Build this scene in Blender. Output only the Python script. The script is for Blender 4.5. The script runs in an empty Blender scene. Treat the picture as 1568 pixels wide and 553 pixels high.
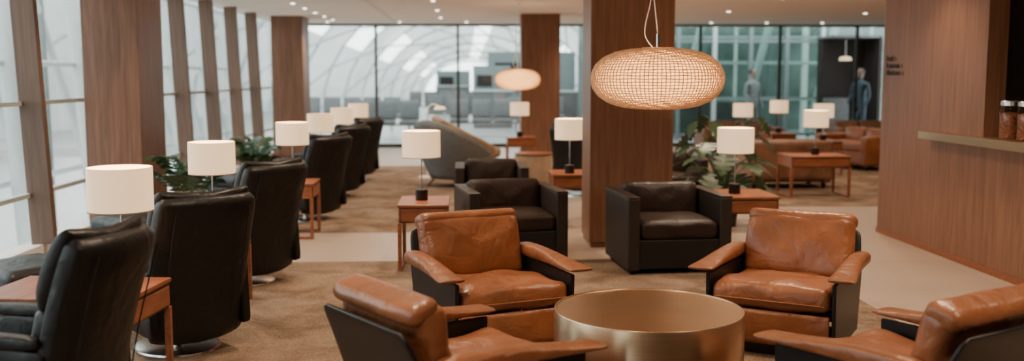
import bpy, bmesh, math, random
from mathutils import Vector, Matrix
random.seed(7)
scene = bpy.context.scene
R = math.radians

# ------------------------------------------------------------------ materials
def _bsdf(name):
    m = bpy.data.materials.new(name); m.use_nodes = True
    nt = m.node_tree
    return m, nt, nt.nodes["Principled BSDF"]

def c4(c): return (c[0], c[1], c[2], 1)

def simple(name, col, rough=.5, metal=0, var=.12, scale=12, bump=0, bscale=60, emis=None, estr=0, stretch=(1,1,1), spec=.5):
    m, nt, b = _bsdf(name)
    tc = nt.nodes.new("ShaderNodeTexCoord")
    mp = nt.nodes.new("ShaderNodeMapping"); mp.inputs["Scale"].default_value = stretch
    nt.links.new(tc.outputs["Object"], mp.inputs[0])
    n = nt.nodes.new("ShaderNodeTexNoise"); n.inputs["Scale"].default_value = scale; n.inputs["Detail"].default_value = 5
    nt.links.new(mp.outputs[0], n.inputs["Vector"])
    r = nt.nodes.new("ShaderNodeValToRGB")
    r.color_ramp.elements[0].position = .3; r.color_ramp.elements[1].position = .7
    r.color_ramp.elements[0].color = c4([x*(1-var) for x in col])
    r.color_ramp.elements[1].color = c4([min(1, x*(1+var)) for x in col])
    nt.links.new(n.outputs["Fac"], r.inputs[0])
    nt.links.new(r.outputs[0], b.inputs["Base Color"])
    b.inputs["Roughness"].default_value = rough
    b.inputs["Metallic"].default_value = metal
    b.inputs["Specular IOR Level"].default_value = spec
    if bump:
        n2 = nt.nodes.new("ShaderNodeTexNoise"); n2.inputs["Scale"].default_value = bscale; n2.inputs["Detail"].default_value = 4
        nt.links.new(mp.outputs[0], n2.inputs["Vector"])
        bp = nt.nodes.new("ShaderNodeBump"); bp.inputs["Strength"].default_value = bump; bp.inputs["Distance"].default_value = .01
        nt.links.new(n2.outputs["Fac"], bp.inputs["Height"]); nt.links.new(bp.outputs[0], b.inputs["Normal"])
    if emis:
        b.inputs["Emission Color"].default_value = c4(emis); b.inputs["Emission Strength"].default_value = estr
    return m

def leather(name, col, rough=.42, var=.22, crease=.5, spec=.5):
    m, nt, b = _bsdf(name)
    tc = nt.nodes.new("ShaderNodeTexCoord")
    n = nt.nodes.new("ShaderNodeTexNoise"); n.inputs["Scale"].default_value = 5; n.inputs["Detail"].default_value = 6
    nt.links.new(tc.outputs["Object"], n.inputs["Vector"])
    r = nt.nodes.new("ShaderNodeValToRGB")
    r.color_ramp.elements[0].position = .32; r.color_ramp.elements[1].position = .72
    r.color_ramp.elements[0].color = c4([x*(1-var) for x in col]); r.color_ramp.elements[1].color = c4([x*(1+var) for x in col])
    nt.links.new(n.outputs["Fac"], r.inputs[0]); nt.links.new(r.outputs[0], b.inputs["Base Color"])
    b.inputs["Roughness"].default_value = rough
    b.inputs["Specular IOR Level"].default_value = spec
    f = nt.nodes.new("ShaderNodeTexNoise"); f.inputs["Scale"].default_value = 6.5; f.inputs["Detail"].default_value = 3; f.inputs["Distortion"].default_value = .5
    g = nt.nodes.new("ShaderNodeTexNoise"); g.inputs["Scale"].default_value = 260; g.inputs["Detail"].default_value = 2
    nt.links.new(tc.outputs["Object"], f.inputs["Vector"]); nt.links.new(tc.outputs["Object"], g.inputs["Vector"])
    b1 = nt.nodes.new("ShaderNodeBump"); b1.inputs["Strength"].default_value = crease; b1.inputs["Distance"].default_value = .035
    b2 = nt.nodes.new("ShaderNodeBump"); b2.inputs["Strength"].default_value = .15; b2.inputs["Distance"].default_value = .002
    nt.links.new(f.outputs["Fac"], b1.inputs["Height"]); nt.links.new(g.outputs["Fac"], b2.inputs["Height"])
    nt.links.new(b1.outputs[0], b2.inputs["Normal"]); nt.links.new(b2.outputs[0], b.inputs["Normal"])
    return m

def wood(name, dark, light, rough=.45, stretch=(14,14,.7)):
    m, nt, b = _bsdf(name)
    tc = nt.nodes.new("ShaderNodeTexCoord")
    mp = nt.nodes.new("ShaderNodeMapping"); mp.inputs["Scale"].default_value = stretch
    nt.links.new(tc.outputs["Object"], mp.inputs[0])
    n = nt.nodes.new("ShaderNodeTexNoise"); n.inputs["Scale"].default_value = 2.2; n.inputs["Detail"].default_value = 8; n.inputs["Distortion"].default_value = .8
    nt.links.new(mp.outputs[0], n.inputs["Vector"])
    r = nt.nodes.new("ShaderNodeValToRGB")
    r.color_ramp.elements[0].position = .3; r.color_ramp.elements[1].position = .72
    r.color_ramp.elements[0].color = c4(dark); r.color_ramp.elements[1].color = c4(light)
    nt.links.new(n.outputs["Fac"], r.inputs[0]); nt.links.new(r.outputs[0], b.inputs["Base Color"])
    b.inputs["Roughness"].default_value = rough
    bp = nt.nodes.new("ShaderNodeBump"); bp.inputs["Strength"].default_value = .08; bp.inputs["Distance"].default_value = .004
    nt.links.new(n.outputs["Fac"], bp.inputs["Height"]); nt.links.new(bp.outputs[0], b.inputs["Normal"])
    return m

M = {}
M['wood_col'] = wood("wood_column", (.125,.055,.029), (.225,.105,.060))
M['wood_wall'] = wood("wood_wall", (.160,.072,.040), (.270,.130,.075))
M['wood_table'] = wood("wood_table", (.17,.052,.022), (.30,.105,.045), rough=.35, stretch=(1.5,14,14))
M['tan'] = leather("leather_tan", (.245,.088,.036), rough=.34, crease=.6)
M['tan2'] = leather("leather_brown", (.20,.10,.06), rough=.5)
M['black'] = leather("leather_black", (.009,.009,.0095), rough=.42, crease=.4, spec=.34)
M['espresso'] = leather("leather_espresso", (.022,.012,.009), rough=.45, spec=.32)
M['blackpanel'] = simple("black_lacquer_panel", (.010,.009,.009), rough=.4, spec=.35)
M['armside'] = simple("dark_side_panel", (.022,.015,.012), rough=.5, spec=.35)
M['shellgrey'] = simple("grey_felt", (.15,.16,.16), rough=.9, bump=.2, bscale=200)
M['creamfab'] = simple("cream_fabric", (.30,.21,.14), rough=.9, bump=.2, bscale=200)
M['chrome'] = simple("brushed_chrome", (.6,.58,.55), rough=.25, metal=1)
M['brass'] = simple("brushed_brass", (.60,.43,.27), rough=.30, metal=1, var=.07, scale=3, stretch=(1,1,30))
M['shade'] = simple("lamp_shade_linen", (.64,.54,.41), rough=.9, var=.03, scale=150, emis=(1,.64,.35), estr=1.1)
M['bulb'] = simple("bulb_glow", (1,.9,.8), emis=(1,.75,.5), estr=12)
M['can'] = simple("downlight_glow", (1,.95,.9), emis=(1,.88,.74), estr=12)
M['white'] = simple("white_paint", (.78,.75,.72), rough=.7, var=.03)
M['ceil'] = simple("ceiling_plaster", (.86,.78,.71), rough=.85, var=.02, scale=1.5)
M['rattan'] = simple("rattan_weave", (.52,.34,.19), rough=.6, var=.2, scale=30, emis=(1,.60,.28), estr=.08)
M['steel'] = simple("white_steel", (.46,.50,.495), rough=.5, var=.05)
M['steelteal'] = simple("teal_steel", (.15,.19,.19), rough=.4, var=.1)
M['leaf'] = simple("leaf_green", (.022,.062,.02), rough=.4, var=.45, scale=6)
M['pot'] = simple("dark_pot", (.03,.028,.026), rough=.6)
M['soil'] = simple("soil", (.03,.02,.012), rough=1)
M['mull'] = wood("wood_mullion", (.10,.055,.034), (.17,.095,.06))
M['mulldark'] = simple("dark_mullion", (.04,.034,.03), rough=.4)
M['cushdark'] = M['espresso']
M['skin'] = simple("skin", (.28,.18,.14), rough=.6)
M['shirt'] = simple("grey_shirt", (.17,.20,.20), rough=.9)
M['navy'] = simple("navy_jacket", (.045,.07,.09), rough=.9)
M['hair'] = simple("dark_hair", (.02,.015,.012), rough=.7)
M['ink'] = simple("sign_ink", (.02,.012,.01), rough=.5)
M['nuts'] = simple("jar_nuts", (.25,.08,.035), rough=.6, var=.7, scale=60, bump=1, bscale=60)
M['nearblack'] = simple("near_black", (.016,.012,.011), rough=.7, spec=.3)  # near-black finish; on the side tables it paints the drawer gap shade
M['hallfloor'] = simple("hall_floor", (.36,.365,.355), rough=.3, var=.08, scale=.5)
M['hallgrey'] = simple("hall_grey", (.10,.104,.107), rough=.6)
M['teal'] = simple("teal_screen", (.13,.165,.155), rough=.3, var=.5, scale=1.2)

def stone():
    m, nt, b = _bsdf("stone_floor")
    tc = nt.nodes.new("ShaderNodeTexCoord")
    br = nt.nodes.new("ShaderNodeTexBrick"); br.offset = 0
    br.inputs["Scale"].default_value = 1; br.inputs["Brick Width"].default_value = 1.2; br.inputs["Row Height"].default_value = 1.2
    br.inputs["Mortar Size"].default_value = .004
    br.inputs["Color1"].default_value = (.43,.335,.265,1); br.inputs["Color2"].default_value = (.40,.315,.25,1); br.inputs["Mortar"].default_value = (.30,.24,.19,1)
    nt.links.new(tc.outputs["Object"], br.inputs["Vector"])
    n = nt.nodes.new("ShaderNodeTexNoise"); n.inputs["Scale"].default_value = 1.3; n.inputs["Detail"].default_value = 6
    nt.links.new(tc.outputs["Object"], n.inputs["Vector"])
    r = nt.nodes.new("ShaderNodeValToRGB")
    r.color_ramp.elements[0].color = (.8,.8,.8,1); r.color_ramp.elements[1].color = (1.1,1.1,1.1,1)
    nt.links.new(n.outputs["Fac"], r.inputs[0])
    mx = nt.nodes.new("ShaderNodeMix"); mx.data_type = 'RGBA'; mx.blend_type = 'MULTIPLY'; mx.inputs[0].default_value = 1
    nt.links.new(br.outputs["Color"], mx.inputs[6]); nt.links.new(r.outputs[0], mx.inputs[7])
    nt.links.new(mx.outputs[2], b.inputs["Base Color"]); b.inputs["Roughness"].default_value = .38
    return m
M['stone'] = stone()
def carpet():
    m, nt, b = _bsdf("carpet_brown")
    tc = nt.nodes.new("ShaderNodeTexCoord")
    n = nt.nodes.new("ShaderNodeTexNoise"); n.inputs["Scale"].default_value = 2.0; n.inputs["Detail"].default_value = 9; n.inputs["Roughness"].default_value = .65; n.inputs["Distortion"].default_value = .6
    nt.links.new(tc.outputs["Object"], n.inputs["Vector"])
    r = nt.nodes.new("ShaderNodeValToRGB")
    r.color_ramp.elements[0].position = .38; r.color_ramp.elements[1].position = .62
    r.color_ramp.elements[0].color = (.145,.096,.064,1); r.color_ramp.elements[1].color = (.285,.205,.148,1)
    nt.links.new(n.outputs["Fac"], r.inputs[0])
    f = nt.nodes.new("ShaderNodeTexNoise"); f.inputs["Scale"].default_value = 90; f.inputs["Detail"].default_value = 2
    nt.links.new(tc.outputs["Object"], f.inputs["Vector"])
    r2 = nt.nodes.new("ShaderNodeValToRGB"); r2.color_ramp.elements[0].position = .35; r2.color_ramp.elements[1].position = .65
    r2.color_ramp.elements[0].color = (.7,.7,.7,1); r2.color_ramp.elements[1].color = (1.15,1.15,1.15,1)
    nt.links.new(f.outputs["Fac"], r2.inputs[0])
    mx = nt.nodes.new("ShaderNodeMix"); mx.data_type = 'RGBA'; mx.blend_type = 'MULTIPLY'; mx.inputs[0].default_value = 1
    nt.links.new(r.outputs[0], mx.inputs[6]); nt.links.new(r2.outputs[0], mx.inputs[7])
    nt.links.new(mx.outputs[2], b.inputs["Base Color"])
    b.inputs["Roughness"].default_value = .95; b.inputs["Specular IOR Level"].default_value = .1
    bp = nt.nodes.new("ShaderNodeBump"); bp.inputs["Strength"].default_value = .5; bp.inputs["Distance"].default_value = .01
    nt.links.new(f.outputs["Fac"], bp.inputs["Height"]); nt.links.new(bp.outputs[0], b.inputs["Normal"])
    return m
M['carpet'] = carpet()
def glass(name, tint, gl=.08):
    m = bpy.data.materials.new(name); m.use_nodes = True; nt = m.node_tree
    nt.nodes.clear()
    o = nt.nodes.new("ShaderNodeOutputMaterial"); t = nt.nodes.new("ShaderNodeBsdfTransparent"); t.inputs[0].default_value = c4(tint)
    g = nt.nodes.new("ShaderNodeBsdfGlossy"); g.inputs["Roughness"].default_value = .02
    mx = nt.nodes.new("ShaderNodeMixShader")
    lw = nt.nodes.new("ShaderNodeLayerWeight"); lw.inputs[0].default_value = .15
    ml = nt.nodes.new("ShaderNodeMath"); ml.operation = 'MULTIPLY_ADD'; ml.inputs[1].default_value = .3; ml.inputs[2].default_value = gl*.3
    nt.links.new(lw.outputs["Fresnel"], ml.inputs[0]); nt.links.new(ml.outputs[0], mx.inputs[0])
    nt.links.new(t.outputs[0], mx.inputs[1]); nt.links.new(g.outputs[0], mx.inputs[2]); nt.links.new(mx.outputs[0], o.inputs[0])
    return m
M['glass'] = glass("window_glass", (.94,.975,.965))
M['glassteal'] = glass("teal_glass", (.68,.78,.755), .2)
M['jarglass'] = glass("jar_glass", (.9,.93,.92), .1)
def translucent(name, col, mix=.4, lo=.6, sc=.35):
    m = bpy.data.materials.new(name); m.use_nodes = True; nt = m.node_tree
    nt.nodes.clear()
    o = nt.nodes.new("ShaderNodeOutputMaterial"); t = nt.nodes.new("ShaderNodeBsdfTranslucent"); d = nt.nodes.new("ShaderNodeBsdfDiffuse")
    n = nt.nodes.new("ShaderNodeTexNoise"); n.inputs["Scale"].default_value = sc
    tc = nt.nodes.new("ShaderNodeTexCoord"); nt.links.new(tc.outputs["Object"], n.inputs["Vector"])
    r = nt.nodes.new("ShaderNodeValToRGB")
    r.color_ramp.elements[0].color = c4([x*lo for x in col]); r.color_ramp.elements[1].color = c4(col)
    nt.links.new(n.outputs["Fac"], r.inputs[0])
    nt.links.new(r.outputs[0], t.inputs[0]); nt.links.new(r.outputs[0], d.inputs[0])
    mx = nt.nodes.new("ShaderNodeMixShader"); mx.inputs[0].default_value = mix
    nt.links.new(t.outputs[0], mx.inputs[1]); nt.links.new(d.outputs[0], mx.inputs[2]); nt.links.new(mx.outputs[0], o.inputs[0])
    return m
M['membrane'] = translucent("roof_membrane", (.62,.65,.64))
M['glow_shell'] = translucent("added_glow_shell", (.80,.54,.29), .25, .95)  # translucent shell added inside the pendant to spread its glow

# ------------------------------------------------------------------ geometry helpers
def link(name, me, mat, parent=None, loc=(0,0,0), rot=(0,0,0), smooth=False):
    ob = bpy.data.objects.new(name, me)
    scene.collection.objects.link(ob)
    if mat and not me.materials: me.materials.append(mat)
    ob.location = loc; ob.rotation_euler = rot
    if parent: ob.parent = parent
    if smooth:
        me.polygons.foreach_set("use_smooth", [True]*len(me.polygons))
    return ob

def group(name, loc=(0,0,0), rz=0):
    e = bpy.data.objects.new(name, None); e.empty_display_size = .2
    scene.collection.objects.link(e)
    e.location = loc; e.rotation_euler = (0,0,R(rz))
    return e

def box(name, sx, sy, sz, loc, mat, parent=None, bevel=.004, seg=2, rot=(0,0,0)):
    bm = bmesh.new(); bmesh.ops.create_cube(bm, size=1)
    bmesh.ops.scale(bm, vec=(sx,sy,sz), verts=bm.verts)
    if bevel: bmesh.ops.bevel(bm, geom=bm.edges[:], offset=min(bevel, .45*min(sx,sy,sz)), segments=seg, affect='EDGES', profile=.5)
    me = bpy.data.meshes.new(name); bm.to_mesh(me); bm.free()
    return link(name, me, mat, parent, loc, rot)

def bspan(name, x0,x1,y0,y1,z0,z1, mat, parent=None, bevel=.002):
    return box(name, x1-x0, y1-y0, z1-z0, ((x0+x1)/2,(y0+y1)/2,(z0+z1)/2), mat, parent, bevel)

def cushion(name, sx, sy, sz, loc, mat, parent=None, r=.04, puff=.02, axis=2, rot=(0,0,0), cuts=13, wob=.004):
    """soft rounded box, inflated along one axis"""
    bm = bmesh.new(); bmesh.ops.create_cube(bm, size=2)
    bmesh.ops.subdivide_edges(bm, edges=bm.edges[:], cuts=cuts, use_grid_fill=True)
    h = Vector((sx/2, sy/2, sz/2)); r = min(r, .98*min(h))
    sd = random.random()*10
    for v in bm.verts:
        p = Vector([math.copysign(abs(v.co[i])**.62, v.co[i])*h[i] for i in range(3)])
        q = Vector([max(-h[i]+r, min(h[i]-r, p[i])) for i in range(3)])
        d = p-q
        if d.length > 1e-6: p = q + d.normalized()*r
        oth = [i for i in range(3) if i != axis]
        k = 1
        for i in oth: k *= math.cos(math.pi/2*min(1,abs(p[i]/h[i])))**.6 if abs(p[i])<h[i] else 0
        p[axis] += puff*k*(p[axis]/h[axis])
        w = math.sin(p.x*17+sd)*math.cos(p.y*13+p.z*19+sd*2)
        p += Vector((1,1,1))*w*wob*.5
        p[axis] += w*wob
        v.co = p
    me = bpy.data.meshes.new(name); bm.to_mesh(me); bm.free()
    return link(name, me, mat, parent, loc, rot, True)

def slab(name, st, mat, parent=None, loc=(0,0,0), rot=(0,0,0), wrap=0, n=4, segs=28, sub=0):
    """loft a super-elliptic section along stations (y,z,width,thick[,xshift])"""
    if sub:
        out = []
        for i in range(len(st)-1):
            p0 = st[max(0,i-1)]; p1 = st[i]; p2 = st[i+1]; p3 = st[min(len(st)-1,i+2)]
            for k in range(sub):
                t = k/sub
                out.append(tuple(.5*((2*p1[j])+(-p0[j]+p2[j])*t+(2*p0[j]-5*p1[j]+4*p2[j]-p3[j])*t*t+(-p0[j]+3*p1[j]-3*p2[j]+p3[j])*t**3) for j in range(len(p1))))
        out.append(st[-1]); st = out
    bm = bmesh.new(); rings = []
    for i, s in enumerate(st):
        a = st[max(0,i-1)]; c = st[min(len(st)-1,i+1)]
        tv = Vector((0, c[0]-a[0], c[1]-a[1])).normalized()
        nv = Vector((0, -tv.z, tv.y))
        w, th = s[2], s[3]; xs = s[4] if len(s) > 4 else 0
        ring = []
        for k in range(segs):
            an = 2*math.pi*k/segs
            cx = math.copysign(abs(math.cos(an))**(2/n), math.cos(an)); cy = math.copysign(abs(math.sin(an))**(2/n), math.sin(an))
            x = w/2*cx; off = th/2*cy + wrap*(cx*cx)
            ring.append(bm.verts.new(Vector((x+xs, s[0], s[1])) + nv*off))
        rings.append(ring)
    for i in range(len(rings)-1):
        for k in range(segs):
            bm.faces.new((rings[i][k], rings[i][(k+1)%segs], rings[i+1][(k+1)%segs], rings[i+1][k]))
    bm.faces.new(rings[0][::-1]); bm.faces.new(rings[-1])
    bmesh.ops.recalc_face_normals(bm, faces=bm.faces[:])
    me = bpy.data.meshes.new(name); bm.to_mesh(me); bm.free()
    return link(name, me, mat, parent, loc, rot, True)

def lathe(name, prof, mat, parent=None, loc=(0,0,0), segs=48, smooth=True, rot=(0,0,0)):
    bm = bmesh.new(); rings = []
    for r, z in prof:
        if r < 1e-5: rings.append([bm.verts.new((0,0,z))])
        else: rings.append([bm.verts.new((r*math.cos(2*math.pi*k/segs), r*math.sin(2*math.pi*k/segs), z)) for k in range(segs)])
    for a, b in zip(rings, rings[1:]):
        for k in range(segs):
            k2 = (k+1) % segs
            if len(a) == 1 and len(b) == 1: continue
            if len(a) == 1: bm.faces.new((a[0], b[k2], b[k]))
            elif len(b) == 1: bm.faces.new((a[k], a[k2], b[0]))
            else: bm.faces.new((a[k], a[k2], b[k2], b[k]))
    bmesh.ops.recalc_face_normals(bm, faces=bm.faces[:])
    me = bpy.data.meshes.new(name); bm.to_mesh(me); bm.free()
    ob = link(name, me, mat, parent, loc, rot)
    if smooth:
        me.polygons.foreach_set("use_smooth", [True]*len(me.polygons))
        me.set_sharp_from_angle(angle=R(35))
    return ob

def tube(name, pts, rad, mat, parent=None, loc=(0,0,0), smooth=False):
    cu = bpy.data.curves.new(name, 'CURVE'); cu.dimensions = '3D'; cu.bevel_depth = rad; cu.bevel_resolution = 2; cu.use_fill_caps = True
    sp = cu.splines.new('NURBS' if smooth else 'POLY'); sp.points.add(len(pts)-1)
    for p, q in zip(sp.points, pts): p.co = (q[0], q[1], q[2], 1)
    if smooth: sp.use_endpoint_u = True; sp.order_u = 3
    ob = bpy.data.objects.new(name, cu); scene.collection.objects.link(ob); cu.materials.append(mat)
    ob.location = loc
    if parent: ob.parent = parent
    return ob

def rod(name, a, b, rad, mat, parent=None): return tube(name, [a, b], rad, mat, parent)

# ------------------------------------------------------------------ room shell
H = 2.72
YB = 22.2
XL = -3.86
XR = 4.2
g = group("floor")
bspan("stone_slab", XL-.1, 9.7, -3.2, YB+.1, -.12, 0, M['stone'], g, bevel=0)
bspan("carpet", XL+.12, 2.8, -2.8, 8.5, -.01, .004, M['carpet'], g, 0)
bspan("carpet", XL+.12, .95, 10.1, 17.6, -.01, .004, M['carpet'], g, 0)
bspan("carpet", 3.3, 9.4, 11.9, 19.5, -.01, .004, M['carpet'], g, 0)
bspan("ceiling", XL-.3, 9.7, -3.2, YB+.1, H, H+.15, M['ceil'], bevel=0)
bspan("wall_back", XL-.1, 9.7, -3.35, -3.2, 0, H, M['wood_wall'], bevel=0)

g = group("wall_right")
bspan("panel_far", XR, XR+.17, 7.92, 9.94, 0, H, M['wood_wall'], g)
bspan("panel_low", XR, XR+.17, 1.5, 7.92, 0, 1.04, M['wood_wall'], g, 0)
bspan("panel_near", XR, XR+.17, -3.2, 1.5, 0, H, M['wood_wall'], g)
bspan("panel_lintel", XR, XR+.17, 1.5, 7.92, 2.6, H, M['wood_wall'], g, 0)
bspan("trim_1", XR-.012, XR, -3.2, 9.94, 0, .05, M['wood_table'])
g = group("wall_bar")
bspan("side", XR+.17, 6.4, 7.97, 8.1, 0, H, M['nearblack'], g, 0)
bspan("rear", 6.3, 6.4, 1.4, 7.97, 0, H, M['nearblack'], g, 0)
bspan("side", XR+.17, 6.4, 1.3, 1.4, 0, H, M['nearblack'], g, 0)
g = group("bar_counter")
bspan("top_slab", XR-.11, XR+.62, 1.55, 7.9, 1.06, 1.1, M['brass'], g, .004)
bspan("ledge", XR-.11, XR-.002, 7.9, 8.85, 1.06, 1.1, M['brass'], g, .004)
bspan("ledge_front", XR-.115, XR-.10, 1.55, 8.85, 1.03, 1.1, M['brass'], g, .003)
bspan("cabinet", XR+.2, XR+.6, 1.6, 7.85, 0, 1.06, M['nearblack'], g, .003)
bspan("wall_lounge", XR+.17, 9.7, 9.7, 9.94, 0, H, M['wood_wall'], bevel=0)
bspan("wall_right_lounge", 9.6, 9.75, 9.9, YB, 0, H, M['wood_wall'], bevel=0)

for (jx, jy) in ((4.27, 7.66), (4.28, 7.42), (4.48, 7.55)):
    g = group("snack_jar", (jx, jy, 1.1))
    lathe("glass", [(0,0),(.075,0),(.08,.01),(.08,.23),(.07,.255),(.066,.26)], M['jarglass'], g)
    lathe("nuts", [(0,.006),(.073,.006),(.073,.19),(.05,.205),(0,.21)], M['nuts'], g)
    lathe("lid", [(0,.30),(.066,.30),(.072,.294),(.072,.262),(.0,.262)], M['chrome'], g)

g = group("wall_sign", (XR-.004, 9.85, 0), 0)
for i, (tx, z) in enumerate((("Food  ›", 1.76), ("Restroom  ›", 1.69), ("Workzone  ›", 1.62))):
    tcu = bpy.data.curves.new("line", 'FONT'); tcu.body = tx; tcu.size = .075; tcu.extrude = .002; tcu.offset = .002
    ob = bpy.data.objects.new("line", tcu); scene.collection.objects.link(ob)
    ob.parent = g; ob.location = (0, 0, z-.02); ob.rotation_euler = (R(90), 0, R(-90)); tcu.materials.append(M['ink'])

def column(name, x0, x1, y0, y1):
    g = group(name, ((x0+x1)/2, (y0+y1)/2, 0))
    w, d = x1-x0, y1-y0
    box("cladding", w, d, H-.05, (0,0,.05+(H-.05)/2), M['wood_col'], g, .006)
    box("plinth", w-.03, d-.03, .05, (0,0,.025), M['wood_col'], g, .002)
column("wood_column", 1.13, 1.90, 9.1, 9.73)
column("wood_column", 1.0, 1.72, 18.4, 19.0)
column("wood_column", -3.80, -3.25, 10.1, 10.9)
column("wood_column", -3.72, -3.12, 19.3, 20.1)
column("wood_column", -3.80, -3.25, 1.0, 1.8)

# left glazing leans outward slightly
g = group("window_1", (XL, 0, 0)); g.rotation_euler = (0, -.04, 0)
HW = H - .01
bspan("pane", -.012, 0, -3.2, YB, .1, HW, M['glass'], g, 0)
bspan("sill", -.10, .10, -3.2, YB, 0, .10, M['white'], g)
bspan("transom_low", -.03, .03, -3.2, YB, .52, .56, M['steel'], g)
bspan("transom", -.03, .03, -3.2, YB, 1.33, 1.37, M['steel'], g)
y = 8.95 - 1.55*7
while y < YB-.2:
    if not (10.0 < y < 11.0 or 19.2 < y < 20.2 or .9 < y < 1.9):
        bspan("mullion", 0, .20, y-.04, y+.04, .10, HW, M['mull'], g)
    y += 1.55
g = group("window_2")
bspan("pane", XL, 9.6, YB, YB+.012, .0, H, M['glass'], g, 0)
bspan("rail_low", XL, 9.6, YB-.04, YB+.05, 0, .08, M['mulldark'], g)
bspan("rail_top", XL, 9.6, YB-.04, YB+.05, H-.05, H, M['mulldark'], g)
for x in (-3.8, -1.99, -.19, 1.6, 3.4, 5.2, 7.0, 8.75):
    bspan("mullion", x-.03, x+.03, YB-.08, YB-.002, .08, H-.05, M['mulldark'], g)

# ------------------------------------------------------------------ outside structure
g = group("steel_facade_truss")
y = -4
while y < 24:
    rod("brace", (-5.6, y, -1.5), (-6.6, y+2.2, 5.5), .07, M['steelteal'], g)
    rod("brace", (-5.6, y+2.6, -1.5), (-6.6, y+.2, 5.5), .06, M['steel'], g)
    rod("post", (-5.1, y+.4, -1.5), (-5.9, y+1.3, 5.5), .11, M['steel'], g)
    y += 2.2
for z in (.3, 1.75, 3.0): rod("rail", (-5.5, -4, z), (-5.5, 24, z), .04, M['steel'], g)
bspan("apron_ground", -60, XL-.2, -20, 60, -3.2, -3.0, M['hallfloor'], bevel=0)
g = group("neighbour_terminal_pier")
for i in range(26):
    rod("rib", (-26, -20+4*i, -3), (-24, -20+4*i, 1.2), .25, M['steel'], g)
bspan("body", -36, -26.3, -25, 95, -3, 1.4, M['hallfloor'], g, 0)
bspan("band", -26.3, -26.1, -25, 95, -1.2, .2, M['steelteal'], g, 0)

def vault():
    bm = bmesh.new()
    NA, NY = 18, 16
    def P(i, j):
        t = j/NY; y = 22.8 + 60*t
        r = 10.5*(1-t)**1.25 + 3.6
        cx = 1.5 - 1.3*t
        an = math.pi*(1 - i/NA)
        return Vector((cx + r*1.05*math.cos(an), y, -.2 + r*.85*math.sin(an)))
    V = [[bm.verts.new(P(i,j)) for i in range(NA+1)] for j in range(NY+1)]
    for j in range(NY):
        for i in range(NA):
            if i in (3, 4, 14) and j % 2 == 0: continue
            if i == 9: continue
            bm.faces.new((V[j][i], V[j][i+1], V[j+1][i+1], V[j+1][i]))
    me = bpy.data.meshes.new("membrane"); bm.to_mesh(me); bm.free()
    g = group("concourse_vault")
    link("membrane", me, M['membrane'], g)
    for j in range(0, NY+1):
        tube("rib", [P(i,j)*1 - Vector((0,0,.1)) for i in range(NA+1)], .06, M['steel'], g)
    for j in range(0, NY-1, 2):
        for i in range(0, NA-1, 2):
            tube("diag", [P(i,j)-Vector((0,0,.12)), P(i+2,j+2)-Vector((0,0,.12))], .05, M['steel'], g)
vault()
bspan("hall_floor_slab", -12, 16, YB+.1, 90, -.2, -.02, M['hallfloor'], bevel=0)

g = group("glass_gate_room")
for i in range(10):
    x = 3.4 + i*.9
    bspan("post", x-.045, x+.045, 24.4, 24.55, 0, 4.2, M['steelteal'] if i % 3 else M['steel'], g)
    if i < 9: bspan("pane", x+.05, x+.85, 24.46, 24.48, .1, 4.2, M['glassteal'], g, 0)
for z in (.1, 1.0, 2.4, 3.3): bspan("rail", 3.4, 11.6, 24.42, 24.54, z, z+.06, M['steelteal'], g)
bspan("rear_screen", 3.2, 13.5, 28.6, 28.8, 0, 3.8, M['teal'], g)
for i in range(6): rod("brace", (3.6+i*1.8, 26, 0), (4.8+i*1.8, 26.4, 4.4), .10, M['steel'], g)
for i in range(9): bspan("inner_post", 3.6+i*.95, 3.6+i*.95+(.16 if i%3==0 else .07), 27.4, 27.5, 0, 4.2, M['steelteal'] if i%2 else M['white'], g)
for z in (.9, 1.9, 2.6): bspan("inner_rail", 3.3, 12.5, 27.38, 27.45, z, z+.08, M['steel'], g)
bspan("low_cabinet", 3.6, 7.6, 25.6, 26.3, 0, .9, M['hallgrey'], g)
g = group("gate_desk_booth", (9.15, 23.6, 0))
box("body", 1.1, .3, 2.5, (0,.5,1.25), M['nearblack'], g)
box("side", .08, 1.2, 2.5, (.55,.1,1.25), M['nearblack'], g)
box("counter", .5, .4, 1.05, (-.3,0,.525), M['hallgrey'], g)
lathe("lamp", [(0,.1),(.12,.08),(.15,0),(0,0)], M['shade'], g, (-.1,0,1.95))
rod("lamp_rod", (-.1,0,2.05), (-.1,0,2.5), .01, M['chrome'], g)
box("canopy", 1.15, 1.2, .06, (0,.1,2.5), M['hallgrey'], g)

def gate_seats(x, y, n, rz=0):
    g = group("gate_seat_row", (x, y, 0), rz)
    for i in range(n):
        cushion("seat", .5, .48, .07, (i*.58, 0, .43), M['hallgrey'], g, r=.03, cuts=4)
        cushion("backrest", .5, .06, .5, (i*.58, .26, .72), M['hallgrey'], g, r=.025, axis=1, rot=(R(-10),0,0), cuts=4)
    box("beam", n*.58, .08, .06, ((n-1)*.29, 0, .36), M['chrome'], g)
    for s in (0, n-1):
        box("leg", .05, .4, .36, (s*.58, 0, .17), M['chrome'], g)
for x, y, n in ((-2.6,25,3),(-.2,26,4),(-4.5,29,5),(1.4,28.5,3),(-1,32,6),(1.5,35,5),(-2,39,6)):
    gate_seats(x, y, n)
def kiosk(x, y, w, h):
    g = group("gate_kiosk", (x, y, 0))
    box("desk", w, .7, 1.1, (0,0,.55), M['hallgrey'], g)
    box("counter", w+.1, .8, .04, (0,0,1.12), M['steel'], g)
    box("back_wall", w, .1, h, (0,.9,h/2), M['steelteal'], g)
    box("screen", w*.4, .05, .35, (-w*.2,.82,h*.75), M['nearblack'], g)
kiosk(.8, 31, 1.2, 1.9); kiosk(2.7, 29.5, 1.2, 2.3); kiosk(2.4, 42, 3.0, 2.6); kiosk(-.6, 44, 1.5, 1.8)

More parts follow.
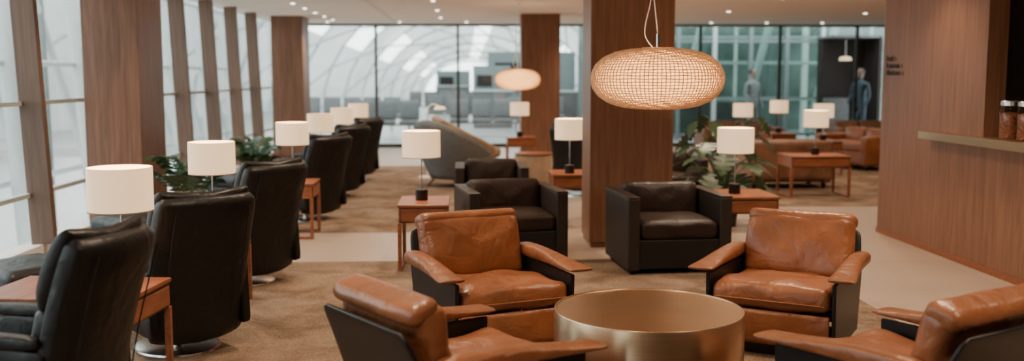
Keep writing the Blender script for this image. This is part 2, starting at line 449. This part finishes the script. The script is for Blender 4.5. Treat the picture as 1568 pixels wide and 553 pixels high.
# ------------------------------------------------------------------ ceiling fixtures
def downlight(x, y, power=0):
    g = group("ceiling_downlight", (x, y, H))
    lathe("trim", [(.038,-.001),(.06,-.001),(.058,-.008),(.042,-.010),(.038,-.004)], M['white'], g, segs=20)
    lathe("lens", [(0,-.018),(.02,-.016),(.034,-.010),(.039,-.002)], M['can'], g, segs=16)
    if power:
        l = bpy.data.lights.new("spot", 'SPOT'); l.energy = power; l.spot_size = R(125); l.spot_blend = .9; l.color = (1,.76,.53); l.shadow_soft_size = .08
        o = bpy.data.objects.new("spot", l); scene.collection.objects.link(o); o.parent = g; o.location = (0,0,-.04)
for i in range(14):
    downlight(-2.7, 5.5+1.15*i, 140 if i % 3 == 0 else 0)
for i in range(9):
    downlight(-.5, 2.0+2.2*i, 190)
    downlight(2.4, 2.6+2.2*i, 190)
for yy in (4.5, 6.5, 8.5): downlight(3.65, yy, 70)
for yy in (11.5, 14.5, 17.5):
    downlight(4.6, yy, 170); downlight(7.2, yy+.4, 170)
for xx in (-2.9,-1.4,0,2.6,3.8,5.2,6.4,7.6): downlight(xx, 21.2, 0)
for i, (x0, x1, y0, y1) in enumerate(((2.9,3.0,11.2,21.5), (-1.6,-1.5,11.2,21.5))):
    bspan("trim_3", x0, x1, y0, y1, H-.012, H, M['white'], bevel=0)

# ------------------------------------------------------------------ furniture
def tan_armchair(x, y, rz):
    g = group("leather_armchair", (x, y, 0), rz)
    for s in (-1, 1):
        bm = bmesh.new()
        prof = [(-.33,.07),(.30,.07),(.40,.45),(.41,.475),(-.36,.46),(-.355,.3)]
        vs = [bm.verts.new((0, a, b)) for a, b in prof]
        f = bm.faces.new(vs); r = bmesh.ops.extrude_face_region(bm, geom=[f])
        bmesh.ops.translate(bm, vec=(s*.022,0,0), verts=[v for v in r['geom'] if isinstance(v, bmesh.types.BMVert)])
        bmesh.ops.recalc_face_normals(bm, faces=bm.faces[:])
        bmesh.ops.bevel(bm, geom=bm.edges[:], offset=.004, segments=2, affect='EDGES')
        me = bpy.data.meshes.new("side_panel"); bm.to_mesh(me); bm.free()
        link("side_panel", me, M['blackpanel'], g, (s*.345,0,0))
        st = [(.355,.50,.085,.05,0),(.33,.505,.10,.08,0),(.15,.508,.105,.085,0),(-.05,.503,.115,.068,s*.006),(-.22,.494,.135,.042,s*.014),(-.35,.489,.15,.026,s*.02),(-.392,.489,.14,.018,s*.02)]
        slab("armrest", st, M['tan'], g, (s*.375,0,0), n=2.8, sub=4)
    slab("back_shell", [(.325,.09,.70,.02),(.37,.30,.70,.022),(.435,.50,.70,.024),(.485,.62,.67,.022),(.497,.65,.60,.015)], M['blackpanel'], g, n=7, sub=3)
    cushion("back_cushion", .655, .12, .40, (0,.325,.545), M['tan'], g, r=.05, puff=.028, axis=1, rot=(R(-17),0,0), wob=.008)
    cushion("head_roll", .655, .145, .09, (0,.392,.71), M['tan'], g, r=.042, puff=.01, axis=1, rot=(R(-17),0,0), wob=.004)
    cushion("seat_cushion", .66, .65, .13, (0,-.035,.335), M['tan'], g, r=.045, puff=.03, axis=2, rot=(R(-4),0,0), wob=.008)
    slab("front_apron", [(-.335,.085,.665,.03),(-.345,.18,.665,.034),(-.34,.275,.665,.03)], M['tan'], g, n=8, sub=3)
    box("plinth", .56, .52, .08, (0,0,.04), M['blackpanel'], g)
    tube("piping", [(-.31,-.368,.335),(0,-.375,.337),(.31,-.368,.335)], .004, M['tan'], g)
tan_armchair(.14, 5.80, 22)
tan_armchair(1.88, 5.73, -32)
tan_armchair(-.01, 4.14, 124)
tan_armchair(1.82, 4.02, -150)

def cube_armchair(x, y, rz, w=.86, sc=1):
    g = group("club_armchair", (x, y, 0), rz); g.scale = (1,1,sc)
    hw = w/2
    for s in (-1, 1):
        box("arm", .10, .80, .60, (s*(hw-.05), 0, .34), M['armside'], g, .012, 3)
        box("arm_cap", .104, .80, .012, (s*(hw-.05), 0, .646), M['espresso'], g, .005)
    box("back_panel", w-.2, .10, .62, (0,.35,.35), M['armside'], g, .012, 3)
    cushion("back_cushion", w-.21, .16, .36, (0,.235,.53), M['cushdark'], g, r=.05, puff=.03, axis=1, rot=(R(-8),0,0))
    cushion("seat_cushion", w-.21, .62, .15, (0,-.08,.365), M['cushdark'], g, r=.045, puff=.025, axis=2)
    box("front_apron", w-.2, .04, .24, (0,-.365,.17), M['blackpanel'], g, .006)
    box("base", w-.2, .7, .2, (0,0,.18), M['blackpanel'], g)
    for sx in (-1,1):
        for sy in (-1,1): box("foot", .05, .05, .05, (sx*(hw-.06), sy*.33, .025), M['blackpanel'], g)
cube_armchair(.37, 8.72, 10, sc=.94)
cube_armchair(1.67, 8.22, 5, sc=.97)
cube_armchair(.27, 11.1, 0, .80, .92)
cube_armchair(2.45, 12.0, 0, .80, .92)

def recliner(x, y, rz, sz=.95, sx=.88):
    g = group("black_recliner_chair", (x, y, 0), rz); g.scale = (sx,1,sz)
    lathe("base_disc", [(0,.022),(.25,.022),(.27,.016),(.275,0),(0,0)], M['chrome'], g)
    lathe("base_post", [(.035,.02),(.035,.16),(.12,.18),(0,.18)], M['chrome'], g, segs=24)
    st = [(.27,.10,.60,.05),(.30,.16,.63,.09),(.325,.35,.65,.10),(.365,.55,.66,.10),(.42,.74,.66,.105),(.47,.88,.65,.11),(.495,.95,.63,.095),(.50,.985,.58,.05)]
    slab("back_shell", st, M['black'], g, wrap=.05, n=5, sub=5, segs=40)
    slab("headrest", [(.325,.70,.58,.05),(.345,.77,.64,.10),(.39,.88,.65,.11),(.43,.965,.63,.09),(.455,.998,.58,.04)], M['black'], g, wrap=.04, n=4, sub=4)
    cushion("lumbar_cushion", .52, .10, .34, (0,.24,.54), M['black'], g, r=.045, puff=.03, axis=1, rot=(R(-13),0,0))
    cushion("seat_cushion", .54, .58, .15, (0,-.06,.39), M['black'], g, r=.05, puff=.03)
    cushion("seat_base", .56, .56, .16, (0,-.02,.25), M['black'], g, r=.04, puff=.01)
    for s in (-1, 1):
        slab("side_panel", [(-.33,.37,.05,.30),(-.28,.37,.06,.38),(.0,.37,.06,.40),(.28,.36,.06,.40),(.33,.36,.05,.36)], M['black'], g, (s*.315,0,0), n=5, sub=3)
        slab("armrest", [(-.40,.575,.06,.02),(-.37,.578,.09,.045),(-.1,.585,.10,.06),(.2,.59,.095,.06),(.3,.59,.07,.03)], M['black'], g, (s*.325,0,0), n=3, sub=3)
        tube("seam", [(s*.235, .335, .14),(s*.245,.382,.40),(s*.245,.43,.60),(s*.245,.49,.80),(s*.24,.53,.92)], .0035, M['black'], g)
recliner(-1.82, 4.06, -108, 1.0, .74)
recliner(-1.72, 5.85, -140)
recliner(-1.76, 7.75, -130)
recliner(-1.80, 11.1, -130)
recliner(-1.80, 13.2, -130)
recliner(-1.80, 15.3, -130)
recliner(1.55, 13.2, 150)

def ottoman(x, y, rz=0):
    g = group("black_ottoman", (x, y, 0), rz)
    cushion("cushion", .58, .50, .14, (0,0,.36), M['black'], g, r=.05, puff=.03)
    cushion("body", .56, .48, .18, (0,0,.22), M['black'], g, r=.03, puff=0)
    lathe("base_disc", [(0,.02),(.2,.02),(.21,.01),(.21,0),(0,0)], M['chrome'], g)
    lathe("post", [(.03,.02),(.03,.15)], M['chrome'], g, segs=20)
ottoman(-2.75, 6.25, -40); ottoman(-2.75, 8.3, -40); ottoman(-2.7, 11.8, -40); ottoman(-2.7, 13.9, -40)

def side_table(x, y, rz=0, w=.46, d=.60, h=.55):
    g = group("wood_side_table", (x, y, 0), rz)
    box("top", w, d, .022, (0,0,h-.011), M['wood_table'], g, .004)
    box("drawer_box", w-.02, d-.02, .125, (0,0,h-.088), M['wood_table'], g, .003)
    box("drawer_front", w-.06, .012, .10, (0,-d/2+.006,h-.088), M['wood_table'], g, .003)
    box("drawer_gap_shade", w-.05, .006, .108, (0,-d/2+.009,h-.088), M['nearblack'], g, 0)  # thin dark plate, its colour standing in for shade around the drawer front
    for sx in (-1,1):
        for sy in (-1,1): box("leg", .032, .032, h-.15, (sx*(w/2-.018), sy*(d/2-.018), (h-.15)/2), M['wood_table'], g, .003)
        box("foot_rail", .032, d-.07, .025, (sx*(w/2-.018), 0, .0125), M['wood_table'], g, .003)
    return g

def lamp(x, y, z=.55, light=True):
    g = group("table_lamp", (x, y, z))
    lathe("base", [(0,0),(.05,0),(.052,.004),(.052,.085),(.048,.09),(0,.09)], M['blackpanel'], g, segs=32)
    lathe("stem", [(.006,.09),(.006,.42)], M['chrome'], g, segs=12)
    lathe("shade", [(.155,.36),(.160,.36),(.160,.585),(.155,.585),(.155,.36)], M['shade'], g, segs=56)
    lathe("shade_trim", [(.1605,.36),(.162,.36),(.162,.366),(.1605,.366)], M['creamfab'], g, segs=56)
    lathe("bulb", [(0,.42),(.02,.425),(.03,.455),(.025,.48),(0,.49)], M['bulb'], g, segs=16)
    for a in range(3):
        an = a*2.094
        rod("spider", (0,0,.42), (.155*math.cos(an), .155*math.sin(an), .42), .002, M['chrome'], g)
    if light:
        l = bpy.data.lights.new("glow", 'POINT'); l.energy = 14; l.color = (1,.66,.38); l.shadow_soft_size = .04
        o = bpy.data.objects.new("glow", l); scene.collection.objects.link(o); o.parent = g; o.location = (0,0,.54)

side_table(-1.95, 4.96, 84, w=.54, d=.76); lamp(-1.765, 5.12)
side_table(-1.84, 6.85, 90, w=.5, d=.6); lamp(-1.79, 7.05)
side_table(-1.80, 9.95, 90, w=.5, d=.6); lamp(-1.73, 9.95)
for yy in (12.15, 14.25, 16.35):
    side_table(-1.82, yy, 90, w=.5, d=.6); lamp(-1.77, yy, light=False)
side_table(-.36, 8.35, 0, w=.42, d=.62); lamp(-.385, 8.38)
side_table(2.48, 8.75, 0, w=.46, d=.62); lamp(2.38, 8.72)
side_table(1.12, 10.75, 0, w=.44, d=.6); lamp(1.10, 10.62)
side_table(.92, 17.0, 0, w=.5, d=.5); lamp(.90, 17.0, light=False)
side_table(4.60, 13.0, 0, w=.80, d=.6); lamp(4.62, 13.0)
side_table(4.56, 16.3, 0); lamp(4.56, 16.3, light=False)
side_table(5.72, 18.0, 0); lamp(5.70, 18.0, light=False)
side_table(5.77, 15.9, 0); lamp(5.77, 15.9, light=False)

g = group("brass_drum_table", (.895, 4.81, 0))
Rt = .468
lathe("drum", [(0,.012),(Rt-.02,.012),(Rt,.02),(Rt,.444),(Rt-.003,.449),(Rt-.008,.45),(Rt-.012,.449),(Rt-.014,.445),(0,.445)], M['brass'], g, segs=128)
lathe("plinth", [(0,0),(Rt-.05,0),(Rt-.05,.012),(0,.012)], M['blackpanel'], g)

def pendant(x, y, z, dia=.715, hgt=.325, light=40, NA=100, NZ=30, th=.0070):
    g = group("rattan_pendant_lamp", (x, y, z))
    a, c = dia/2, hgt/2
    def prof(ph, a, c): return a*abs(math.cos(ph))**.66, c*math.copysign(abs(math.sin(ph))**.95, math.sin(ph))
    bm = bmesh.new(); rings = []
    for j in range(NZ+1):
        ph = -math.pi/2 + math.pi*(.05 + .90*j/NZ)
        r, zz = prof(ph, a, c)
        rings.append([bm.verts.new((r*(1+.005*math.sin(k*2.1+j*1.7))*math.cos(2*math.pi*k/NA), r*(1+.005*math.sin(k*2.1+j*1.7))*math.sin(2*math.pi*k/NA), zz+.0015*math.sin(k*.9+j*2))) for k in range(NA)])
    for j in range(NZ):
        for k in range(NA): bm.faces.new((rings[j][k], rings[j][(k+1)%NA], rings[j+1][(k+1)%NA], rings[j+1][k]))
    me = bpy.data.meshes.new("weave"); bm.to_mesh(me); bm.free()
    ob = link("weave", me, M['rattan'], g)
    md = ob.modifiers.new("weave", 'WIREFRAME'); md.thickness = th; md.use_even_offset = False
    pr = [prof(-math.pi/2+math.pi*(.06+.88*j/20), a*.955, c*.93) for j in range(21)]
    lathe("glow_shell", pr, M['glow_shell'], g)  # added diffuser shell, carries the warm glow behind the weave
    lathe("top_ring", [(.075,c-.004),(.085,c-.004),(.085,c+.006),(.075,c+.006),(.075,c-.004)], M['rattan'], g, segs=32)
    tube("cross_bar", [(-.08,0,c),(.08,0,c)], .004, M['chrome'], g)
    lathe("socket", [(0,c+.08),(.009,c+.08),(.009,.10),(.022,.095),(.022,.06),(0,.06)], M['chrome'], g, segs=16)
    top = H - z
    tube("cord", [(0,0,c+.07),(-.015,0,c+.2),(-.035,0,c+.35),(-.02,0,c+.55),(-.0,0,top-.02)], .0035, M['white'], g, smooth=True)
    tube("slack_cord", [(-.02,0,c+.0),(-.07,0,c+.05),(-.075,0,c+.12),(-.03,.01,c+.28),(-.03,.01,c+.6),(0,0,top-.02)], .003, M['white'], g, smooth=True)
    lathe("ceiling_rose", [(0,top-.03),(.05,top-.03),(.055,top),(0,top)], M['white'], g, segs=24)
    l = bpy.data.lights.new("glow", 'POINT'); l.energy = light; l.color = (1,.70,.40); l.shadow_soft_size = .05
    o = bpy.data.objects.new("glow", l); scene.collection.objects.link(o); o.parent = g; o.location = (0,-.06,-.01)
pendant(1.035, 5.4, 1.58, light=18)
pendant(.80, 15.7, 1.53, light=18, NA=48, NZ=16)

def lounge(x, y, rz, mat, hi=.95, sc=1):
    g = group("curved_lounge_chair", (x, y, 0), rz); g.scale = (sc,sc,sc)
    bm = bmesh.new(); NA = 32; NZ = 10; rows = []
    for j in range(NZ+1):
        t = j/NZ; row = []
        for i in range(NA+1):
            an = R(-115 + 230*i/NA)
            top = .42 + (hi-.42)*max(0, math.cos(an*.62))**2.2
            z = .14 + (top-.14)*t
            r = .36 + .14*t + .05*math.sin(t*math.pi)
            lean = .22*(t**1.3)*max(0, math.cos(an))
            row.append(bm.verts.new((r*math.sin(an)*1.0, r*.85*math.cos(an)+lean, z)))
        rows.append(row)
    for j in range(NZ):
        for i in range(NA): bm.faces.new((rows[j][i], rows[j][i+1], rows[j+1][i+1], rows[j+1][i]))
    me = bpy.data.meshes.new("shell"); bm.to_mesh(me); bm.free()
    ob = link("shell", me, mat, g, smooth=True)
    s = ob.modifiers.new("thick", 'SOLIDIFY'); s.thickness = .05
    cushion("seat_cushion", .66, .66, .16, (0,-.04,.36), mat, g, r=.06, puff=.03)
    lathe("under_bowl", [(0,.13),(.3,.14),(.36,.2),(.36,.3),(0,.3)], mat, g)
    for sx in (-1,1):
        for sy in (-1,1): rod("leg", (sx*.2, sy*.2, .16), (sx*.3, sy*.3, 0), .014, M['blackpanel'], g)
lounge(-.15, 14.4, 140, M['shellgrey'], .98)
lounge(.1, 16.2, 110, M['creamfab'])
g = group("tan_drum_ottoman", (1.0, 15.0, 0))
lathe("body", [(0,0),(.28,0),(.29,.01),(.29,.37),(.27,.40),(0,.41)], M['creamfab'], g)
lathe("top", [(0,.41),(.285,.41),(.29,.42),(.285,.43),(0,.43)], M['wood_table'], g)

g = group("reading_floor_lamp", (-.62, 15.6, 0))
lathe("base", [(0,.02),(.13,.02),(.14,0),(0,0)], M['white'], g)
tube("pole", [(0,0,.02),(0,0,1.0),(.03,0,1.12),(.1,0,1.16),(.18,0,1.12)], .012, M['white'], g, smooth=True)
lathe("head", [(0,.02),(.06,.015),(.10,-.03),(.095,-.03),(.05,.0),(0,.0)], M['shade'], g, (.2,0,1.1))

def sofa(x, y, rz, w, mat, hgt=.68):
    g = group("leather_sofa", (x, y, 0), rz)
    box("base", w-.1, .72, .22, (0,0,.20), mat, g, .02, 3)
    cushion("back", w, .18, hgt-.12, (0,.34,.12+(hgt-.12)/2), mat, g, r=.05, puff=.01, axis=1)
    for s in (-1,1): cushion("arm", .16, .82, .50, (s*(w/2-.08),0,.33), mat, g, r=.05, puff=.005, axis=0)
    n = max(1, round((w-.3)/.65)); cw = (w-.32)/n
    for i in range(n):
        cushion("seat_cushion", cw-.01, .60, .15, (-(w-.32)/2+cw*(i+.5), -.06, .38), mat, g, r=.045, puff=.02)
        cushion("back_cushion", cw-.01, .14, .30, (-(w-.32)/2+cw*(i+.5), .2, .54), mat, g, r=.05, puff=.02, axis=1, rot=(R(-10),0,0))
    for sx in (-1,1):
        for sy in (-1,1): box("foot", .05, .05, .1, (sx*(w/2-.1), sy*.3, .05), M['blackpanel'], g)
sofa(4.55, 14.15, 180, 1.2, M['tan2'])
sofa(6.75, 16.9, -70, 1.3, M['tan'])
sofa(7.1, 14.6, -90, 1.5, M['tan'])
sofa(5.4, 19.6, 0, 1.6, M['tan2'], .6)
sofa(7.9, 19.6, 0, 1.3, M['tan2'], .6)

# ------------------------------------------------------------------ plants
def leaf_mesh(size=.3, notches=4):
    bm = bmesh.new(); outline = []
    N = 48
    for i in range(N+1):
        t = i/N
        y = t; w = .52*math.sin(math.pi*min(1, t**.72))**.8*(1-.25*t)
        nt_ = abs(math.sin(t*math.pi*notches))
        if .12 < t < .9: w *= (.35 + .65*min(1, nt_*1.6))
        outline.append((w, y - .12*math.sin(math.pi*t)*(w/.5)*.2))
    mid = [bm.verts.new((0, i/N*size, -.18*(i/N)**2*size)) for i in range(N+1)]
    for s in (-1, 1):
        ed = [bm.verts.new((s*w*size, y*size, (.16*w - .22*(i/N)**2 - .25*w*w)*size)) for i, (w, y) in enumerate(outline)]
        for i in range(N):
            try: bm.faces.new((mid[i], mid[i+1], ed[i+1], ed[i]) if s > 0 else (mid[i], ed[i], ed[i+1], mid[i+1]))
            except ValueError: pass
    me = bpy.data.meshes.new("leaf"); bm.to_mesh(me); bm.free(); me.materials.append(M['leaf'])
    return me

def monstera(x, y, hgt=1.15, n=30, spread=.48):
    g = group("potted_monstera_plant", (x, y, 0))
    lathe("pot", [(0,0),(.15,0),(.19,.34),(.2,.36),(.18,.36),(.17,.30),(0,.30)], M['pot'], g)
    lathe("soil", [(0,.31),(.172,.31)], M['soil'], g)
    me = leaf_mesh(.30, 5)
    for i in range(n):
        an = i*2.399; f = (i+.5)/n
        rr = spread*(.35+.65*math.sqrt(1-f*.75))*random.uniform(.7,1.05); zz = .42 + (hgt-.45)*f*random.uniform(.85,1.08)
        px, py = rr*math.cos(an), rr*math.sin(an)
        tube("stem", [(px*.08,py*.08,.3),(px*.3,py*.3,.3+(zz-.3)*.65),(px*.75,py*.75,zz+.02),(px,py,zz)], .006, M['leaf'], g, smooth=True)
        o = link("leaf", me, None, g, (px,py,zz), (R(random.uniform(-60,-10)), R(random.uniform(-25,25)), an-math.pi/2+random.uniform(-.4,.4)))
        sc = random.uniform(.6,1.0); o.scale = (sc,sc,sc)
monstera(2.72, 10.45, 1.22)

def palm(x, y, hgt=1.0, n=16, spread=.62, lw=.024):
    g = group("potted_palm_plant", (x, y, 0))
    lathe("pot", [(0,0),(.15,0),(.18,.32),(.19,.34),(.17,.34),(.16,.28),(0,.28)], M['pot'], g)
    bm = bmesh.new()
    for i in range(n):
        an = i*2.399; el = random.uniform(.55,1.0)
        L = random.uniform(.7,1.0)
        d = Vector((math.cos(an), math.sin(an), 0)); side = Vector((-d.y, d.x, 0))
        def P(t): return d*spread*t*L*1.2*(1.25-el*.7) + Vector((0,0,.3+ (hgt-.25)*L*(1.5*t-.75*t*t)*el*1.25))
        pts = [P(k/10) for k in range(11)]
        for a, b in zip(pts, pts[1:]):
            q = [bm.verts.new(a-side*.005), bm.verts.new(a+side*.005), bm.verts.new(b+side*.005), bm.verts.new(b-side*.005)]; bm.faces.new(q)
        for k in range(8, 24, 2):
            t = k/23; c = P(t); tg = (P(min(1,t+.02))-P(t-.02)).normalized()
            ll = .17*math.sin(math.pi*(.2+.75*(k-8)/16))**.7+.03
            for s in (-1,1):
                dr = (side*s*.85+tg*.6+Vector((0,0,-.22))).normalized(); up = tg*lw
                q = [bm.verts.new(c-up*.3), bm.verts.new(c+dr*ll*.5+up), bm.verts.new(c+dr*ll+Vector((0,0,-.03))), bm.verts.new(c+dr*ll*.5-up*1.2)]
                bm.faces.new(q)
    me = bpy.data.meshes.new("fronds"); bm.to_mesh(me); bm.free()
    link("fronds", me, M['leaf'], g)
palm(-2.62, 9.45, 1.06, 14, .38)
palm(-2.72, 12.85, .95, 12, .38)

# ------------------------------------------------------------------ people in the hall
def person(x, y, rz, shirt):
    g = group("standing_person", (x, y, 0), rz)
    V = [(0,0,.93),(0,0,1.12),(0,-.01,1.35),(0,0,1.47),(0,0,1.53),
         (.10,0,.88),(.11,-.02,.50),(.11,.02,.09),(.12,-.13,.04),
         (-.10,0,.88),(-.12,-.05,.50),(-.12,.0,.09),(-.13,-.15,.04),
         (.19,0,1.40),(.24,.02,1.12),(.22,-.10,.90),(.21,-.14,.82),
         (-.19,0,1.40),(-.25,.0,1.12),(-.20,-.16,.98),(-.16,-.22,.95)]
    E = [(0,1),(1,2),(2,3),(3,4),(0,5),(5,6),(6,7),(7,8),(0,9),(9,10),(10,11),(11,12),(2,13),(13,14),(14,15),(15,16),(2,17),(17,18),(18,19),(19,20)]
    rad = [.15,.13,.15,.06,.055,.095,.062,.042,.04,.095,.062,.042,.04,.06,.045,.032,.03,.06,.045,.032,.03]
    me = bpy.data.meshes.new("body"); me.from_pydata(V, E, []); ob = link("body", me, shirt, g)
    sk = ob.modifiers.new("skin", 'SKIN')
    for i, r in enumerate(rad): me.skin_vertices[0].data[i].radius = (r, r*.8)
    me.skin_vertices[0].data[0].use_root = True
    ss = ob.modifiers.new("sub", 'SUBSURF'); ss.levels = 1; ss.render_levels = 2
    lathe("head", [(0,-.12),(.045,-.11),(.065,-.05),(.078,.02),(.07,.08),(.04,.11),(0,.12)], M['skin'], g, (0,-.01,1.63), segs=20)
    lathe("hair", [(.081,.0),(.085,.05),(.07,.10),(.035,.13),(0,.135)], M['hair'], g, (0,.012,1.63), segs=20)
person(6.85, 23.7, 30, M['shirt']); person(9.12, 22.8, -60, M['navy'])

# ------------------------------------------------------------------ world + camera
w = bpy.data.worlds.new("World"); scene.world = w; w.use_nodes = True
bg = w.node_tree.nodes["Background"]; bg.inputs[0].default_value = (.95,.985,1,1); bg.inputs[1].default_value = 5.6

cam = bpy.data.cameras.new("camera"); co = bpy.data.objects.new("camera", cam); scene.collection.objects.link(co)
cam.lens = 35; cam.sensor_width = 36; co.location = (0,0,1.6); co.rotation_euler = (R(90-6.05), 0, R(-2.59))
cam.dof.use_dof = True; cam.dof.focus_distance = 5.6; cam.dof.aperture_fstop = 1.3
scene.camera = co
